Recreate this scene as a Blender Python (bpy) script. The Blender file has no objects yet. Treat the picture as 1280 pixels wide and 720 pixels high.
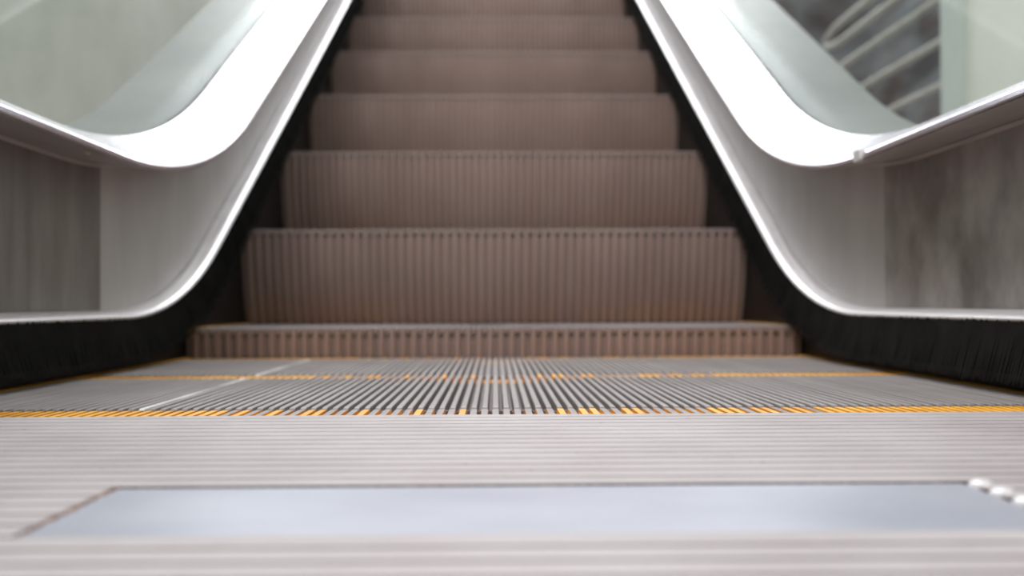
import bpy, bmesh, math, random
from mathutils import Vector
random.seed(7)
SC = bpy.context.scene
COL = SC.collection

# ------------------------------------------------------------------ camera
CAM_Z = 0.085
cam = bpy.data.cameras.new('camera')
cam.sensor_width = 36.0
cam.lens = 36.0 * 1255 / 1280
cam.clip_start = 0.02
cam.dof.use_dof = True
cam.dof.focus_distance = 0.72
cam.dof.aperture_fstop = 5.2
co = bpy.data.objects.new('camera', cam)
COL.objects.link(co)
co.location = (0, 0, CAM_Z)
from mathutils import Matrix
ROLL = 0.22
m = (Matrix.Rotation(math.radians(-0.96), 3, 'Z') @ Matrix.Rotation(math.radians(90 + 0.91), 3, 'X')
     @ Matrix.Rotation(math.radians(-ROLL), 3, 'Z'))
co.rotation_euler = m.to_euler()
SC.camera = co

# ------------------------------------------------------------------ exposure
SC.view_settings.view_transform = 'Standard'
SC.view_settings.look = 'None'
SC.view_settings.gamma = 1
SC.view_settings.use_curve_mapping = False
SC.view_settings.exposure = 0.0

# ------------------------------------------------------------------ world: bright overcast sky
W = bpy.data.worlds.new('sky')
SC.world = W
W.use_nodes = True
nt = W.node_tree
nt.nodes.clear()
tc = nt.nodes.new('ShaderNodeTexCoord')
sx = nt.nodes.new('ShaderNodeSeparateXYZ')
rp = nt.nodes.new('ShaderNodeValToRGB')
rp.color_ramp.elements[0].position = 0.0
rp.color_ramp.elements[0].color = (0.30, 0.29, 0.29, 1)
rp.color_ramp.elements[1].position = 1.0
rp.color_ramp.elements[1].color = (0.92, 0.91, 0.98, 1)
e = rp.color_ramp.elements.new(0.35)
e.color = (0.62, 0.62, 0.66, 1)
bg = nt.nodes.new('ShaderNodeBackground')
bg.inputs['Strength'].default_value = 1.55
wo = nt.nodes.new('ShaderNodeOutputWorld')
nt.links.new(tc.outputs['Generated'], sx.inputs[0])
nt.links.new(sx.outputs['Z'], rp.inputs[0])
nt.links.new(rp.outputs[0], bg.inputs['Color'])
nt.links.new(bg.outputs[0], wo.inputs[0])

# large skylight high over the escalator run
def area(name, loc, target, sxx, syy, power, color):
    l = bpy.data.lights.new(name, 'AREA')
    l.shape = 'RECTANGLE'
    l.size, l.size_y = sxx, syy
    l.energy = power
    l.color = color
    o = bpy.data.objects.new(name, l)
    COL.objects.link(o)
    o.location = loc
    d = Vector(target) - Vector(loc)
    o.rotation_euler = d.to_track_quat('-Z', 'Y').to_euler()
    return o
area('skylight_light', (0, 8.6, 7.2), (0, 2.2, 0.6), 6.0, 4.4, 620, (1.0, 0.99, 1.0))
area('front_fill_light', (-1.1, -1.6, 3.4), (0.4, 2.0, 0.5), 1.3, 1.6, 110, (1.0, 0.93, 0.91))  # added fill from behind the camera for risers, walls and panels
area('left_fill_light', (-1.35, 2.6, 3.9), (0.55, 1.3, 0.1), 0.9, 2.6, 58, (1.0, 0.97, 1.0))  # added fill to lift the plate's left side and the right panels

# ------------------------------------------------------------------ node material helpers
def new_mat(name):
    mt = bpy.data.materials.new(name)
    mt.use_nodes = True
    n = mt.node_tree
    b = n.nodes['Principled BSDF']
    return mt, n, b

def noise_mat(name, c1, c2, rough=0.5, metal=0.0, scale=(8, 8, 8), detail=6, bump=0.0, r2=None, spec=0.5, lo=0.35, hi=0.65, coat=0):
    mt, n, b = new_mat(name)
    t = n.nodes.new('ShaderNodeTexCoord')
    mp = n.nodes.new('ShaderNodeMapping')
    mp.inputs['Scale'].default_value = scale
    nz = n.nodes.new('ShaderNodeTexNoise')
    nz.inputs['Scale'].default_value = 1.0
    nz.inputs['Detail'].default_value = detail
    nz.inputs['Roughness'].default_value = 0.6
    cr = n.nodes.new('ShaderNodeValToRGB')
    cr.color_ramp.elements[0].position = lo
    cr.color_ramp.elements[0].color = (*c1, 1)
    cr.color_ramp.elements[1].position = hi
    cr.color_ramp.elements[1].color = (*c2, 1)
    L = n.links.new
    L(t.outputs['Object'], mp.inputs[0])
    L(mp.outputs[0], nz.inputs['Vector'])
    L(nz.outputs['Fac'], cr.inputs[0])
    L(cr.outputs[0], b.inputs['Base Color'])
    b.inputs['Metallic'].default_value = metal
    b.inputs['Specular IOR Level'].default_value = spec
    if r2 is None:
        b.inputs['Roughness'].default_value = rough
    else:
        mr = n.nodes.new('ShaderNodeMapRange')
        mr.inputs['To Min'].default_value = rough
        mr.inputs['To Max'].default_value = r2
        mr.inputs['From Min'].default_value = 0.3
        mr.inputs['From Max'].default_value = 0.7
        L(nz.outputs['Fac'], mr.inputs['Value'])
        L(mr.outputs[0], b.inputs['Roughness'])
    if bump:
        bp = n.nodes.new('ShaderNodeBump')
        bp.inputs['Strength'].default_value = bump
        bp.inputs['Distance'].default_value = 0.002
        L(nz.outputs['Fac'], bp.inputs['Height'])
        L(bp.outputs[0], b.inputs['Normal'])
    return mt

M = {}
M['plate'] = noise_mat('worn_aluminium_plate', (0.28, 0.25, 0.25), (0.40, 0.372, 0.378), 0.50, 0.15, (9, 9, 20), 10, 0.0, r2=0.65, lo=0.3, hi=0.7)
M['groove'] = noise_mat('grimy_groove', (0.035, 0.024, 0.026), (0.09, 0.07, 0.07), 0.8, 0.0, (4, 5, 5))
M['inlay'] = noise_mat('smooth_steel_strip', (0.27, 0.29, 0.345), (0.34, 0.36, 0.41), 0.42, 0.25, (6, 10, 8), 4, 0.1)
M['bead'] = noise_mat('pale_glint_metal', (0.52, 0.51, 0.52), (0.62, 0.61, 0.62), 0.4, 0.1, (9, 9, 9))  # paler than the plate: glint on the ridge ends put into the colour
M['grime'] = noise_mat('brown_grime', (0.05, 0.025, 0.015), (0.28, 0.18, 0.14), 0.9, 0.0, (60, 60, 60))
M['tread'] = noise_mat('worn_tread_metal', (0.21, 0.19, 0.184), (0.27, 0.25, 0.245), 0.5, 0.25, (5, 5, 5), 6)
M['tread_base'] = noise_mat('dirty_tread_groove', (0.24, 0.215, 0.205), (0.29, 0.265, 0.26), 0.8, 0.0, (9, 9, 9))
M['tread_bright'] = noise_mat('scraped_bright_cleat', (0.36, 0.34, 0.34), (0.80, 0.80, 0.80), 0.4, 0.2, (4, 7, 4))
M['riser'] = noise_mat('brown_dusty_riser_cleat', (0.32, 0.228, 0.20), (0.38, 0.28, 0.252), 0.6, 0.1, (7, 3, 3), 5)
M['riser_base'] = noise_mat('brown_dirty_riser_groove', (0.24, 0.175, 0.155), (0.28, 0.21, 0.188), 0.8, 0.0, (7, 3, 3), 5)
M['yellow'] = noise_mat('yellow_safety_paint', (0.62, 0.27, 0.02), (0.86, 0.46, 0.04), 0.5, 0.0, (14, 14, 14), 5)
M['skirt'] = noise_mat('black_coated_skirt', (0.006, 0.006, 0.007), (0.012, 0.011, 0.011), 0.42, 0.0, (5, 5, 5), spec=0.25)
M['bristle'] = noise_mat('black_bristle', (0.006, 0.006, 0.006), (0.014, 0.013, 0.013), 0.75, 0.0, (30, 30, 30), spec=0.12)
M['holder'] = noise_mat('bright_aluminium_rail', (0.74, 0.72, 0.74), (0.84, 0.83, 0.85), 0.3, 0.4, (30, 4, 30), 4)
M['dark_panel'] = noise_mat('dark_brushed_steel', (0.20, 0.185, 0.18), (0.29, 0.272, 0.268), 0.45, 0.25, (20, 34, 5), 8, r2=0.6)
M['blotchy_panel'] = noise_mat('dark_blotchy_steel', (0.19, 0.175, 0.17), (0.42, 0.40, 0.395), 0.42, 0.25, (9, 12, 9), 9, r2=0.6)
M['satin_panel'] = noise_mat('satin_steel', (0.50, 0.49, 0.495), (0.58, 0.57, 0.57), 0.42, 0.25, (8, 14, 4), 5, r2=0.52)
M['deck'] = noise_mat('pale_satin_decking', (0.74, 0.72, 0.79), (0.82, 0.80, 0.87), 0.22, 0.85, (10, 3, 10), 4)
M['under'] = noise_mat('grey_steel_underside', (0.38, 0.35, 0.345), (0.46, 0.43, 0.425), 0.5, 0.4, (8, 3, 8), 4)  # even mid grey, darker than the decking top
M['trim_line'] = noise_mat('pale_panel_edge', (0.6, 0.57, 0.56), (0.7, 0.67, 0.66), 0.4, 0.5, (8, 8, 8))
M['outer'] = noise_mat('grey_outer_decking', (0.15, 0.165, 0.165), (0.20, 0.215, 0.21), 0.4, 0.3, (4, 4, 4), 4)
M['rubber'] = noise_mat('black_handrail_rubber', (0.015, 0.015, 0.016), (0.025, 0.025, 0.026), 0.45, 0.0, (9, 9, 9))
M['rail'] = noise_mat('grey_painted_rail', (0.42, 0.41, 0.38), (0.50, 0.49, 0.46), 0.5, 0.1, (9, 9, 9))
M['floor'] = noise_mat('grey_terrazzo', (0.26, 0.25, 0.24), (0.38, 0.37, 0.36), 0.5, 0.0, (40, 40, 40), 8)
M['wall_left'] = noise_mat('grey_green_render', (0.45, 0.465, 0.41), (0.60, 0.61, 0.555), 0.85, 0.0, (2.6, 2.6, 2.6), 9, 0.3, lo=0.25, hi=0.75)
M['wall_pale'] = noise_mat('pale_green_paint', (0.72, 0.73, 0.66), (0.78, 0.79, 0.73), 0.75, 0.0, (1.3, 1.3, 1.3), 6)
M['pillar'] = noise_mat('grey_green_pillar', (0.50, 0.55, 0.51), (0.56, 0.61, 0.57), 0.7, 0.0, (2, 2, 2), 5)

# dark mottled wall: two noises mixed
mt, n, b = new_mat('dark_mottled_stone')
t = n.nodes.new('ShaderNodeTexCoord')
n1 = n.nodes.new('ShaderNodeTexNoise'); n1.inputs['Scale'].default_value = 2.4; n1.inputs['Detail'].default_value = 7
n2 = n.nodes.new('ShaderNodeTexNoise'); n2.inputs['Scale'].default_value = 0.9; n2.inputs['Detail'].default_value = 3
r1 = n.nodes.new('ShaderNodeValToRGB')
r1.color_ramp.elements[0].position = 0.40; r1.color_ramp.elements[0].color = (0.03, 0.028, 0.03, 1)
r1.color_ramp.elements[1].position = 0.68; r1.color_ramp.elements[1].color = (0.30, 0.34, 0.365, 1)
r2 = n.nodes.new('ShaderNodeValToRGB')
r2.color_ramp.elements[0].position = 0.45; r2.color_ramp.elements[0].color = (0.13, 0.098, 0.088, 1)
r2.color_ramp.elements[1].position = 0.6; r2.color_ramp.elements[1].color = (0.06, 0.066, 0.07, 1)
mx = n.nodes.new('ShaderNodeMix'); mx.data_type = 'RGBA'; mx.inputs[0].default_value = 0.42
mpd = n.nodes.new('ShaderNodeMapping'); mpd.inputs['Scale'].default_value = (1, 0.45, 1.6); n.links.new(t.outputs['Object'], mpd.inputs[0]); n.links.new(mpd.outputs[0], n1.inputs['Vector']); n.links.new(t.outputs['Object'], n2.inputs['Vector'])
n.links.new(n1.outputs[0], r1.inputs[0]); n.links.new(n2.outputs[0], r2.inputs[0])
n.links.new(r1.outputs[0], mx.inputs[6]); n.links.new(r2.outputs[0], mx.inputs[7])
n.links.new(mx.outputs[2], b.inputs['Base Color'])
b.inputs['Roughness'].default_value = 0.6
M['dark_wall'] = mt

# thin balustrade glass: tinted clear with surface reflection
mt, n, b = new_mat('greenish_clear_glass')
n.nodes.remove(b)
tr = n.nodes.new('ShaderNodeBsdfTransparent'); tr.inputs[0].default_value = (0.92, 0.95, 0.935, 1)
gl = n.nodes.new('ShaderNodeBsdfGlossy'); gl.inputs['Roughness'].default_value = 0.03
lw = n.nodes.new('ShaderNodeLayerWeight'); lw.inputs['Blend'].default_value = 0.5
pw = n.nodes.new('ShaderNodeMath'); pw.operation = 'POWER'; pw.inputs[1].default_value = 5.0
fr = n.nodes.new('ShaderNodeMath'); fr.operation = 'MULTIPLY_ADD'; fr.inputs[1].default_value = 0.45; fr.inputs[2].default_value = 0.035
n.links.new(lw.outputs['Facing'], pw.inputs[0]); n.links.new(pw.outputs[0], fr.inputs[0])
ms = n.nodes.new('ShaderNodeMixShader')
n.links.new(fr.outputs[0], ms.inputs[0]); n.links.new(tr.outputs[0], ms.inputs[1]); n.links.new(gl.outputs[0], ms.inputs[2])
n.links.new(ms.outputs[0], n.nodes['Material Output'].inputs[0])
M['glass'] = mt

# ------------------------------------------------------------------ object helpers
def link(name, bm, mats, parent=None, smooth=False, props=None):
    me = bpy.data.meshes.new(name)
    bmesh.ops.recalc_face_normals(bm, faces=bm.faces)
    bm.to_mesh(me); bm.free()
    for k in (mats if isinstance(mats, (list, tuple)) else [mats]):
        me.materials.append(M[k])
    if smooth:
        for p in me.polygons: p.use_smooth = True
    o = bpy.data.objects.new(name, me)
    COL.objects.link(o)
    if parent: o.parent = parent
    for k, v in (props or {}).items(): o[k] = v
    return o

def empty(name, loc, label, cat, group=None):
    o = bpy.data.objects.new(name, None)
    o.empty_display_size = 0.1
    COL.objects.link(o)
    o.location = loc
    o['label'] = label; o['category'] = cat
    if group: o['group'] = group
    return o

def box(bm, x0, x1, y0, y1, z0, z1, mi=0, top_mi=None):
    v = [bm.verts.new(p) for p in ((x0,y0,z0),(x1,y0,z0),(x1,y1,z0),(x0,y1,z0),(x0,y0,z1),(x1,y0,z1),(x1,y1,z1),(x0,y1,z1))]
    for i, q in enumerate(((3,2,1,0),(4,5,6,7),(0,1,5,4),(1,2,6,5),(2,3,7,6),(3,0,4,7))):
        f = bm.faces.new([v[k] for k in q]); f.material_index = mi
        if i == 1 and top_mi is not None: f.material_index = top_mi

def sweep(bm, secs, mi=0, closed=True, caps=True):
    """secs: list of cross-section loops (same count) of points, joined one after the other."""
    rings = [[bm.verts.new(p) for p in s] for s in secs]
    n = len(rings[0])
    for a, b_ in zip(rings, rings[1:]):
        for i in range(n if closed else n - 1):
            j = (i + 1) % n
            f = bm.faces.new((a[i], a[j], b_[j], b_[i])); f.material_index = mi
    if closed and caps:
        for r in (rings[0], rings[-1]):
            f = bm.faces.new(r); f.material_index = mi
    return rings

TAN = math.tan(math.radians(30))
Y0, Y1 = -0.55, 5.35
def path(h, b, R, y0=Y0, y1=Y1, nf=10, na=22, ni=10):
    """long curve in the YZ plane: level at h, an arc of radius R, then a 30 degree climb with intercept b (heights from eye level)."""
    yc = (h - b) / TAN
    T = R * math.tan(math.radians(15))
    ya, yb = yc - T, yc + T * math.cos(math.radians(30))
    pts = []
    for i in range(nf):
        pts.append((y0 + (ya - y0) * i / nf, h))
    for i in range(na + 1):
        a = math.radians(30) * i / na
        pts.append((ya + R * math.sin(a), h + R * (1 - math.cos(a))))
    for i in range(1, ni + 1):
        y = yb + (y1 - yb) * i / ni
        pts.append((y, b + TAN * y))
    return [(y, z + CAM_Z) for y, z in pts if True]

# ------------------------------------------------------------------ setting
def struct(name, bm, mat):
    return link(name, bm, mat, props={'kind': 'structure'})
bm = bmesh.new(); box(bm, -1.85, -0.672, -3.2, 9, -0.2, -0.02); box(bm, 0.672, 3.6, -3.2, 9, -0.2, -0.02)
box(bm, -0.672, 0.672, -3.2, -0.62, -0.2, -0.02); struct('floor', bm, 'floor')
bm = bmesh.new(); box(bm, -2.05, -1.85, -3.2, 9, -0.2, 4.2); struct('wall_left', bm, 'wall_left')
bm = bmesh.new(); box(bm, 1.62, 1.85, -3.2, 3.40, -0.02, 4.2); struct('wall_right', bm, 'wall_pale')
bm = bmesh.new(); box(bm, 1.60, 1.90, 3.40, 3.56, -0.02, 4.2); struct('pillar', bm, 'pillar')
bm = bmesh.new(); box(bm, 3.4, 3.6, 3.0, 9, -0.02, 4.2); struct('wall_far_right', bm, 'dark_wall')
bm = bmesh.new(); box(bm, -2.05, 3.6, -3.4, -3.2, -0.2, 3.2); struct('wall_back', bm, 'wall_left')
bm = bmesh.new(); box(bm, 1.66, 1.78, 3.56, 6.6, -0.02, 0.62); struct('baseboard_right', bm, 'dark_wall')
bm = bmesh.new(); box(bm, 1.2, 3.6, 9.0, 9.2, -0.02, 4.2); struct('wall_far_end', bm, 'dark_wall')
bm = bmesh.new(); secs = []
for y in (-0.5, 1.4, 2.0, 5.3):
    z = -0.32 if y < 1.5 else -0.32 + TAN * (y - 1.4)
    secs.append([(-0.51, y, z), (0.51, y, z), (0.51, y, z - 0.02), (-0.51, y, z - 0.02)])
sweep(bm, secs); struct('light_block_slab', bm, 'skirt')  # unseen dark slab added to block sky light showing through the step gaps

# ------------------------------------------------------------------ escalator step
HW, P, PITCH = 0.5012, 0.395, 0.00883
NC = int(2 * HW / PITCH)
CL_H = 0.0085
def make_step():
    root = empty('escalator_step', (0, 0, 0), 'x', 'step', 'escalator steps')
    SIDE, REAR = 0.011, 0.052
    xs0 = -NC * PITCH / 2 + PITCH / 2
    # tread
    bm = bmesh.new()
    box(bm, -HW + SIDE, HW - SIDE, 0.018, P - REAR, -0.035, -CL_H, 1)
    for i in range(NC):
        x = xs0 + i * PITCH
        if abs(x) > HW - SIDE - 0.002: continue
        bright = (i == 23)
        w = 0.0025 + random.uniform(-0.0002, 0.0002)
        z = random.uniform(-0.0003, 0.0)
        mi = 2 if bright else 0
        prof = [(x - w - 0.0005, -CL_H), (x + w + 0.0005, -CL_H), (x + w, z - 0.0006), (x + w - 0.0005, z), (x - w + 0.0005, z), (x - w, z - 0.0006)]
        secs = []
        for y, dz in ((0.0, -0.0014), (0.0008, -0.0004), (0.003, 0), (P - REAR, 0)):
            secs.append([(px, y, pz if k < 2 else pz + dz) for k, (px, pz) in enumerate(prof)])
        rr = sweep(bm, secs, mi)
        bm.faces.ensure_lookup_table()
        bm.faces[-2].material_index = 3
    link('tread', bm, ['tread', 'tread_base', 'tread_bright', 'riser'], root)
    # rear yellow line: painted flanks and grooves, worn grey on top of the cleats
    bm = bmesh.new()
    box(bm, -HW + SIDE, HW - SIDE, P - REAR, P, -0.035, -CL_H + 0.001, 0)
    for i in range(NC):
        x = xs0 + i * PITCH
        if abs(x) > HW - SIDE - 0.002: continue
        w = 0.0025
        worn = random.random() < 0.9 - 2.6 * abs(x)
        box(bm, x - w, x + w, P - REAR, P, -CL_H, -0.0012, 0, 1 if worn else 0)
    link('demarcation_line', bm, ['yellow', 'tread'], root, props={'label': 'worn yellow safety line'})
    # side yellow edges
    for s in (-1, 1):
        bm = bmesh.new()
        a, b_ = sorted((s * (HW - SIDE), s * HW))
        box(bm, a, b_, 0.002, P, -0.007, 0.0005)
        box(bm, a, b_, 0.02, P, -0.03, -0.007)
        link('edge_strip', bm, 'yellow', root, props={'label': 'yellow edge strip'})
    # riser: curved sheet with wide cleats
    bm = bmesh.new()
    NS = 10
    pc = 0.40
    def rp_(a): return (pc - pc * math.cos(a) , -pc * math.sin(a))
    arc = [rp_(math.radians(33) * k / NS) for k in range(NS + 1)]
    secs = []
    for y, z in arc:
        z -= 0.005
        secs.append([(-HW, y + 0.007, z), (HW, y + 0.007, z), (HW, y + 0.016, z), (-HW, y + 0.016, z)])
    sweep(bm, secs, 1)
    rp2 = PITCH * 2
    nr = int(2 * HW / rp2)
    for i in range(nr):
        x = -nr * rp2 / 2 + rp2 * (i + 0.5)
        w = rp2 * 0.27
        secs = []
        for k, (y, z) in enumerate(arc):
            z -= 0.0035
            secs.append([(x - w * 0.6, y, z), (x + w * 0.6, y, z), (x + w, y + 0.0075, z), (x - w, y + 0.0075, z)])
        sweep(bm, secs, 0)
    link('riser', bm, ['riser', 'riser_base'], root)
    # nose bar under the front edge
    bm = bmesh.new()
    secs = []
    for x in (-HW, HW):
        secs.append([(x, 0.003, -0.0095), (x, 0.010, -0.008), (x, 0.018, -0.0115), (x, 0.005, -0.014)])
    sweep(bm, secs, 0)
    link('nosing', bm, 'tread', root)
    return root

def copy_tree(o, parent=None):
    c = o.copy(); COL.objects.link(c); c.parent = parent
    for ch in list(o.children): copy_tree(ch, c)
    return c

noses = [(0.432, 0.0), (0.832, 0.0), (1.232, 0.0), (1.632, 0.0475)]
for k in range(9):
    noses.append((1.986 + 0.363 * k, 0.234 + 0.2095 * k))
step_labels = [
    'escalator step tucked under the pale ridged landing plate, only its yellow rear line showing',
    'flat grey ribbed escalator step right behind the ridged landing plate',
    'second flat grey ribbed escalator step, narrow strip between two lines of tread',
    'lowest raised escalator step with a short orange-brown riser',
    'escalator step with the tallest brown ribbed riser, second above the flat treads',
    'third raised brown escalator step, just above the tallest riser',
    'fourth raised brown escalator step going up the incline',
    'fifth raised brown escalator step going up the incline',
    'sixth raised brown escalator step, the second highest seen in full',
    'highest brown escalator step seen, cut by the top of the picture',
]
steps = []
proto = make_step()
for i, (y, z) in enumerate(noses[:10]):
    s = proto if i == 0 else copy_tree(proto)
    s.location = (0, y, z)
    s['label'] = step_labels[i]
    steps.append(s)
for i, s in enumerate(steps):
    if i not in (1, 2):     # the scraped cleat is only on the two level steps
        for ch in s.children:
            if ch.name.startswith('tread'):
                ch.material_slots[2].link = 'OBJECT'
                ch.material_slots[2].material = M['tread']

# ------------------------------------------------------------------ balustrades
def make_side(s):
    side = 'left' if s < 0 else 'right'
    root = empty('balustrade', (0, 0, 0), 'x', 'balustrade', 'escalator balustrades')
    root['label'] = ('escalator balustrade with glass and silver rail in front of the plain grey-green wall' if s < 0 else
                     'escalator balustrade with glass and silver rail in front of the dark wall and grey rails')
    def X(v): return s * v
    def loft(paths, name, mat, smooth=False, props=None, par=root, sel=None, closed=True):
        """paths: list of (x, path) going round the profile"""
        secs = []
        n = len(paths[0][1])
        for i in range(n):
            if sel and not (sel[0] <= i <= sel[1]): continue
            secs.append([(X(x), p[i][0], p[i][1]) for x, p in paths])
        bm = bmesh.new(); sweep(bm, secs, 0, closed)
        return link(name, bm, mat, par, smooth, props)
    # offsets measured square to the run, d upward
    def off(h, b, R, d, **k): return path(h + d, b + d / math.cos(math.radians(30)), max(R - d, 0.15), **k)
    SB = (-0.0163, -0.914, 0.86)       # brush holder lower edge
    # skirt panel
    loft([(0.503, off(*SB, 0.002)), (0.503, off(*SB, -0.30)), (0.507, off(*SB, -0.30)), (0.507, off(*SB, 0.002))], 'skirt_panel', 'skirt')
    # brush holder (bright aluminium rail)
    hold = loft([(0.480, off(*SB, 0.0)), (0.4803, off(*SB, 0.0010)), (0.4865, off(*SB, 0.0060)), (0.500, off(*SB, 0.0088)), (0.512, off(*SB, 0.0095)),
          (0.512, off(*SB, -0.004)), (0.503, off(*SB, -0.006)), (0.483, off(*SB, -0.003))], 'brush_holder', 'holder', True)
    # bristles
    bm = bmesh.new()
    pa = off(*SB, -0.002, nf=900, na=220, ni=1500)
    pb = off(*SB, -0.056, nf=900, na=220, ni=1500)
    core_a = off(*SB, -0.001); core_b = off(*SB, -0.050)
    secs = [[(X(0.4835), a[0], a[1]), (X(0.4705), b_[0], b_[1]), (X(0.4735), b_[0], b_[1]), (X(0.4905), a[0], a[1])] for a, b_ in zip(core_a, core_b)]
    sweep(bm, secs, 0)
    for i in range(0, len(pa), 1):
        a, b_ = pa[i], pb[i]
        if a[0] > 4.3: continue
        jx = random.uniform(-0.0006, 0.0006); jy = random.uniform(-0.0012, 0.0012); jl = random.uniform(-0.004, 0.003)
        up = random.uniform(0, 0.0035) if random.random() < 0.2 else 0
        A = Vector((X(0.4815), a[0], a[1] + up)); B = Vector((X(0.4665 + jx), b_[0] + jy, b_[1] + jl))
        r = 0.0012
        va = [bm.verts.new(A + Vector(q)) for q in ((0, -r, 0), (-s * r, 0, 0), (0, r, 0))]
        vb = [bm.verts.new(B + Vector(q) * 0.6) for q in ((0, -r, 0), (-s * r, 0, 0), (0, r, 0))]
        for k in range(3):
            j = (k + 1) % 3
            bm.faces.new((va[k], va[j], vb[j], vb[k]))
        bm.faces.new(vb)
    link('bristle_strip', bm, 'bristle', hold, props={'label': 'black bristle skirt brush'})
    # inner panel, in two sheets meeting at the upright seam
    SEAM = 1.306
    UJ = (0.1785, -0.690, 1.22)
    pl_top = path(*UJ); pl_bot = off(*SB, 0.0085)
    def zat(pp, y):
        for a, b_ in zip(pp, pp[1:]):
            if a[0] <= y <= b_[0]: return a[1] + (b_[1] - a[1]) * (y - a[0]) / (b_[0] - a[0])
        return pp[-1][1]
    def sheet(ya, yb, name, mat, n_, x0=0.510, x1=0.5135, props=None):
        bm = bmesh.new(); secs = []
        for i in range(n_ + 1):
            y = ya + (yb - ya) * i / n_
            lo, hi = zat(pl_bot, y), zat(pl_top, y) - 0.0012
            secs.append([(X(x0), y, lo), (X(x0), y, hi), (X(x1), y, hi), (X(x1), y, lo)])
        sweep(bm, secs)
        return link(name, bm, mat, root, props=props)
    sheet(Y0, SEAM - 0.0008, 'inner_panel', 'dark_panel' if s < 0 else 'blotchy_panel', 20, props={'label': 'dark brushed steel panel'})
    sheet(SEAM + 0.0008, Y1, 'inner_panel', 'satin_panel', 90, x0=0.5105, props={'label': 'lighter satin steel panel'})
    bm = bmesh.new(); box(bm, min(X(0.5125), X(0.515)), max(X(0.5125), X(0.515)), SEAM - 0.004, SEAM + 0.004, CAM_Z - 0.005, zat(pl_top, SEAM) - 0.003)
    link('panel_seam', bm, 'skirt', root)
    # thin pale edge along panel top
    loft([(0.5085, off(*UJ, -0.0065)), (0.5085, off(*UJ, -0.002)), (0.513, off(*UJ, -0.002)), (0.513, off(*UJ, -0.0065))], 'panel_edge', 'trim_line')
    # decking: closed profile lip / slope / underside
    LB = (0.167, -0.703, 1.23); LT = (0.174, -0.695, 1.225); GT = (0.214, -0.649, 1.20)
    dk = [(0.4295, off(*LB, 0.0012)), (0.429, off(*LB, 0.003)), (0.4295, path(*LT)), (0.4315, off(*LT, 0.0025)), (0.512, off(*GT, 0.0)),
          (0.512, off(*UJ, 0.004)), (0.4315, off(*LB, 0.0035))]
    loft(dk, 'inner_decking', 'deck', False)
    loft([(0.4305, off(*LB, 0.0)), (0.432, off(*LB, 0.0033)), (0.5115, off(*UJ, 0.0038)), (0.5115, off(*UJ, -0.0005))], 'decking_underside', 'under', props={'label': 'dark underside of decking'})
    # glass
    dg = 0.74
    lower = off(*GT, -0.004, na=30)
    upper = path(GT[0] + dg, GT[1] + dg / math.cos(math.radians(30)), 0.5, na=30, nf=10)
    bm = bmesh.new()
    secs = []
    yn = -0.10
    for i in range(len(lower)):
        l, u = lower[i], upper[i]
        ly, uy = max(l[0], yn), max(u[0], yn)
        secs.append([(X(0.513), ly, l[1]), (X(0.513), uy, u[1]), (X(0.521), uy, u[1]), (X(0.521), ly, l[1])])
    # drop duplicate leading sections
    while len(secs) > 2 and (Vector(secs[0][0]) - Vector(secs[1][0])).length < 1e-6: secs.pop(0)
    # newel half disc
    r = dg / 2
    zc = secs[0][0][2] + r
    first = []
    for k in range(14, 0, -1):
        a = math.pi / 2 * (k / 14)
        first.append([(X(0.513), yn - r * math.sin(a), zc - r * math.cos(a) - 0.0), (X(0.513), yn - r * math.sin(a), zc + r * math.cos(a) + 0.0005),
                      (X(0.521), yn - r * math.sin(a), zc + r * math.cos(a) + 0.0005), (X(0.521), yn - r * math.sin(a), zc - r * math.cos(a))])
    sweep(bm, first + secs)
    link('glass_panel', bm, 'glass', root)
    # outer decking and outer cladding
    OD = (0.212, -0.651, 1.20)
    loft([(0.522, off(*OD, 0.0)), (0.668, off(*OD, 0.0)), (0.668, off(*OD, -0.02)), (0.522, off(*OD, -0.02))], 'outer_decking', 'outer')
    bm = bmesh.new(); secs = []
    po = off(*OD, -0.018)
    for i in range(len(po)):
        y, z = po[i]
        zb = max(-0.02, z - 0.62) if y > 1.3 else -0.02
        secs.append([(X(0.655), y, z), (X(0.667), y, z), (X(0.667), y, zb), (X(0.655), y, zb)])
    sweep(bm, secs); link('outer_cladding', bm, 'satin_panel', root)
    # end cap
    bm = bmesh.new(); box(bm, min(X(0.505), X(0.668)), max(X(0.505), X(0.668)), Y0 - 0.01, Y0, -0.02, CAM_Z + 0.214)
    link('end_cap', bm, 'satin_panel', root)
    # handrail
    hp = []
    for (y, z) in reversed(upper):
        if y > yn: hp.append((y, z + 0.012))
    ztop = upper[0][1] + 0.012
    hr = r + 0.012
    for k in range(0, 19):
        a = math.pi * k / 18
        hp.append((yn - hr * math.sin(a), ztop - hr + hr * math.cos(a)))
    bm = bmesh.new(); secs = []
    for i, (y, z) in enumerate(hp):
        p0 = hp[max(i - 1, 0)]; p1 = hp[min(i + 1, len(hp) - 1)]
        tv = Vector((0, p1[0] - p0[0], p1[1] - p0[1])).normalized()
        nv = Vector((0, tv.z, -tv.y)) * 1
        if i == 0: base = nv
        c = Vector((X(0.517), y, z))
        secs.append([tuple(c + Vector((0.040 * math.cos(t_), 0, 0)) + nv * 0.014 * math.sin(t_)) for t_ in [2 * math.pi * q / 16 for q in range(16)]])
    sweep(bm, secs); link('handrail', bm, 'rubber', root, True)
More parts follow.
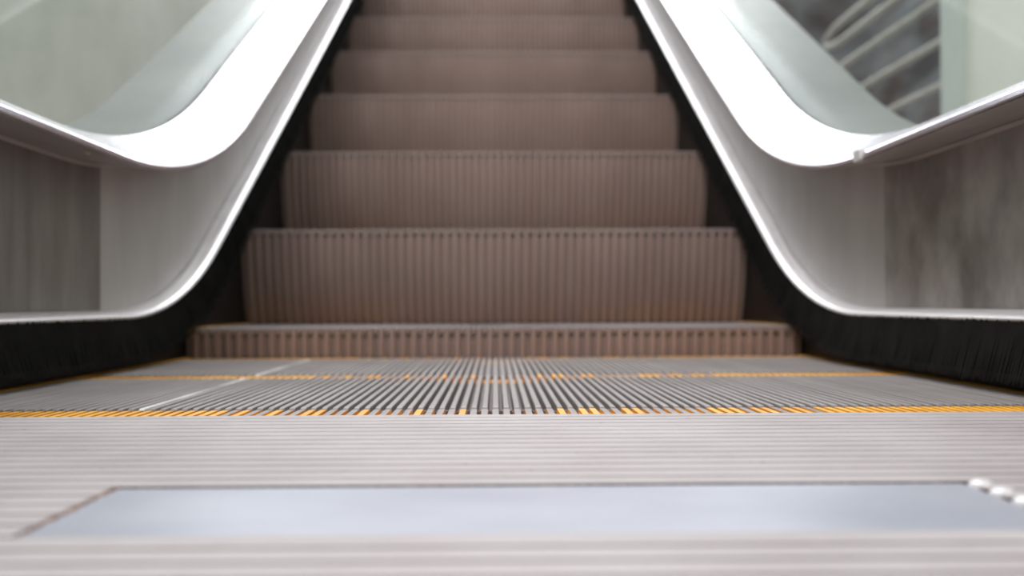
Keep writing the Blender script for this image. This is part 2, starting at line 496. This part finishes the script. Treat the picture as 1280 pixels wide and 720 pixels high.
    if s > 0:   # joint cover on the lip
        bm = bmesh.new(); box(bm, 0.4265, 0.437, 1.166, 1.186, CAM_Z + 0.1665, CAM_Z + 0.1795)
        bmesh.ops.bevel(bm, geom=bm.edges[:], offset=0.002, segments=2)
        link('joint_cover', bm, 'bead', root)
    else:       # little screw under the lip
        bm = bmesh.new(); bmesh.ops.create_uvsphere(bm, u_segments=12, v_segments=8, radius=0.0035)
        for v in bm.verts: v.co = Vector((-0.452, 1.12, CAM_Z + 0.1695)) + Vector((v.co.x, v.co.y, v.co.z * 0.5))
        link('screw', bm, 'trim_line', root, True)
    return root
make_side(-1)
make_side(1)

# ------------------------------------------------------------------ landing plate with ridges
root = empty('landing_plate', (0, 0, 0), 'pale ridged aluminium landing plate at the foot of the escalator', 'floor plate')
RP = 0.0187
YE = 0.722
ZT = 0.006
SX0, SX1, SY0, SY1 = -0.165, 0.205, 0.3485, 0.4425
bm = bmesh.new()
box(bm, -0.5, 0.5, Y0, 0.37, 0.0012, ZT - 0.0021, 0)
box(bm, -0.5, 0.5, 0.37, YE - 0.001, 0.0012, ZT - 0.0021, 0)
link('base_plate', bm, 'groove', root)
bm = bmesh.new()
def ridge(x0, x1, y0, y1):
    g = 0.0014
    c = 0.00035
    prof = [(y0 + g, ZT - 0.0022), (y0 + g, ZT - c), (y0 + g + c, ZT), (y1 - g - c, ZT), (y1 - g, ZT - c), (y1 - g, ZT - 0.0022)]
    rr = sweep(bm, [[(x0, y, z) for y, z in prof], [(x1, y, z) for y, z in prof]], 0)
    for f in set(f for v in rr[0] for f in v.link_faces):
        zs = [v.co.z for v in f.verts]; ys = [v.co.y for v in f.verts]
        if max(ys) - min(ys) < 1e-6: f.material_index = 1
k = 0
y = YE
while y > Y0 + RP:
    ya, yb = y - RP, y
    mid = (ya + yb) / 2
    if SY0 < mid < SY1:
        ridge(-0.499, SX0 - 0.0015, ya, yb); ridge(SX1 + 0.0025, 0.499, ya, yb)
    else:
        ridge(-0.499, 0.499, ya, yb)
    y -= RP
link('ridged_surface', bm, ['plate', 'groove'], root)
# comb teeth pointing into the tread grooves
bm = bmesh.new()
xs0 = -NC * PITCH / 2
for i in range(NC + 1):
    x = xs0 + i * PITCH
    if abs(x) > 0.49: continue
    w = 0.0016
    secs = []
    for yy, zt, ww in ((YE - 0.002, ZT - 0.0022, w), (YE + 0.010, 0.0025, w), (YE + 0.036, 0.0012, w * 0.6)):
        secs.append([(x - ww, yy, 0.0007), (x + ww, yy, 0.0007), (x + ww, yy, zt), (x - ww, yy, zt)])
    sweep(bm, secs)
link('comb_teeth', bm, 'plate', root)
# smooth inset strip
bm = bmesh.new()
box(bm, SX0, SX1, SY0 + 0.001, SY1 - 0.0028, ZT - 0.003, ZT - 0.0007)
bmesh.ops.bevel(bm, geom=[e for e in bm.edges if all(v.co.z > ZT - 0.001 for v in e.verts)], offset=0.0006, segments=2)
link('inset_strip', bm, 'inlay', root, props={'label': 'smooth bluish steel strip set in the plate'})
# ridge ends beside the strip, the light they catch painted as pale metal
for k in range(5):
    yc_ = SY1 - RP * (k + 0.5) + 0.0006
    bm = bmesh.new(); bmesh.ops.create_uvsphere(bm, u_segments=20, v_segments=12, radius=1)
    for v in bm.verts: v.co = Vector((SX1 + 0.0062 + v.co.x * 0.0060, yc_ + v.co.y * 0.0068, ZT - 0.0015 + v.co.z * 0.0036))
    link('ridge_end', bm, 'bead', root, True, props={'label': 'rounded ridge end painted pale as a glint'})
# grime caught along the edges of the strip
bm = bmesh.new()
def blob(x, y, r, zf=0.5):
    ret = bmesh.ops.create_icosphere(bm, subdivisions=1, radius=r)
    for v in ret['verts']:
        v.co = Vector((v.co.x * random.uniform(.7, 1.4), v.co.y * random.uniform(.7, 1.4), v.co.z * zf)) + Vector((x, y, ZT - 0.001))
for i in range(150):
    t_ = random.random()
    blob(SX0 - 0.001 + random.gauss(0, 0.0011), SY0 + 0.008 + (SY1 - SY0 - 0.008) * t_, random.uniform(0.0006, 0.0022))
for i in range(330):
    blob(SX0 + random.random() ** 1.3 * 0.37, SY1 - 0.001 + random.gauss(0, 0.0007), random.uniform(0.0003, 0.0009))
link('grime', bm, 'grime', root, props={'kind': 'stuff'})
# dust specks on the plate
bm = bmesh.new()
for i in range(160):
    blob(random.uniform(-0.4, 0.4), random.uniform(0.46, 0.715), random.uniform(0.0003, 0.0009), 0.4)
    for v in bm.verts[-0:]: pass
ob = link('dust_specks', bm, 'grime', root, props={'kind': 'stuff'})
ob.location.z = 0.0008

# ------------------------------------------------------------------ guard rails beyond the right-hand glass
root = empty('guard_railing', (1.66, 3.56, 0.0), 'grey metal guard railing of parallel bars in front of the dark wall', 'railing')
def tube(pts, r, n_=12):
    bm = bmesh.new(); secs = []
    for i, p in enumerate(pts):
        p = Vector(p); a = Vector(pts[max(i - 1, 0)]); c = Vector(pts[min(i + 1, len(pts) - 1)])
        t_ = (c - a).normalized(); u = Vector((1, 0, 0)); w = t_.cross(u).normalized()
        secs.append([tuple(p + u * r * math.cos(q) + w * r * math.sin(q)) for q in [2 * math.pi * z / n_ for z in range(n_)]])
    sweep(bm, secs); return bm
for z in (0.89, 1.055, 1.215):
    link('rail_bar', tube([(0, 0, z), (0, 3.0, z)], 0.016), 'rail', root, True)
zt, zb = 1.425, 1.336
pts = [(0, 0, zb), (0, 1.42, zb)]
pts = [(0, 0, zb), (0, 1.2, zb)] + [(0, 1.2 + 0.22 * math.sin(math.pi * k / 12), (zt + zb) / 2 - (zt - zb) / 2 * math.cos(math.pi * k / 12)) for k in range(1, 12)] + [(0, 1.2, zt), (0, 0, zt)]
link('top_rail', tube(pts, 0.018), 'rail', root, True)
for yy in (2.2,):
    link('post', tube([(0.03, yy, 0.62), (0.03, yy, 1.25)], 0.02), 'rail', root, True)
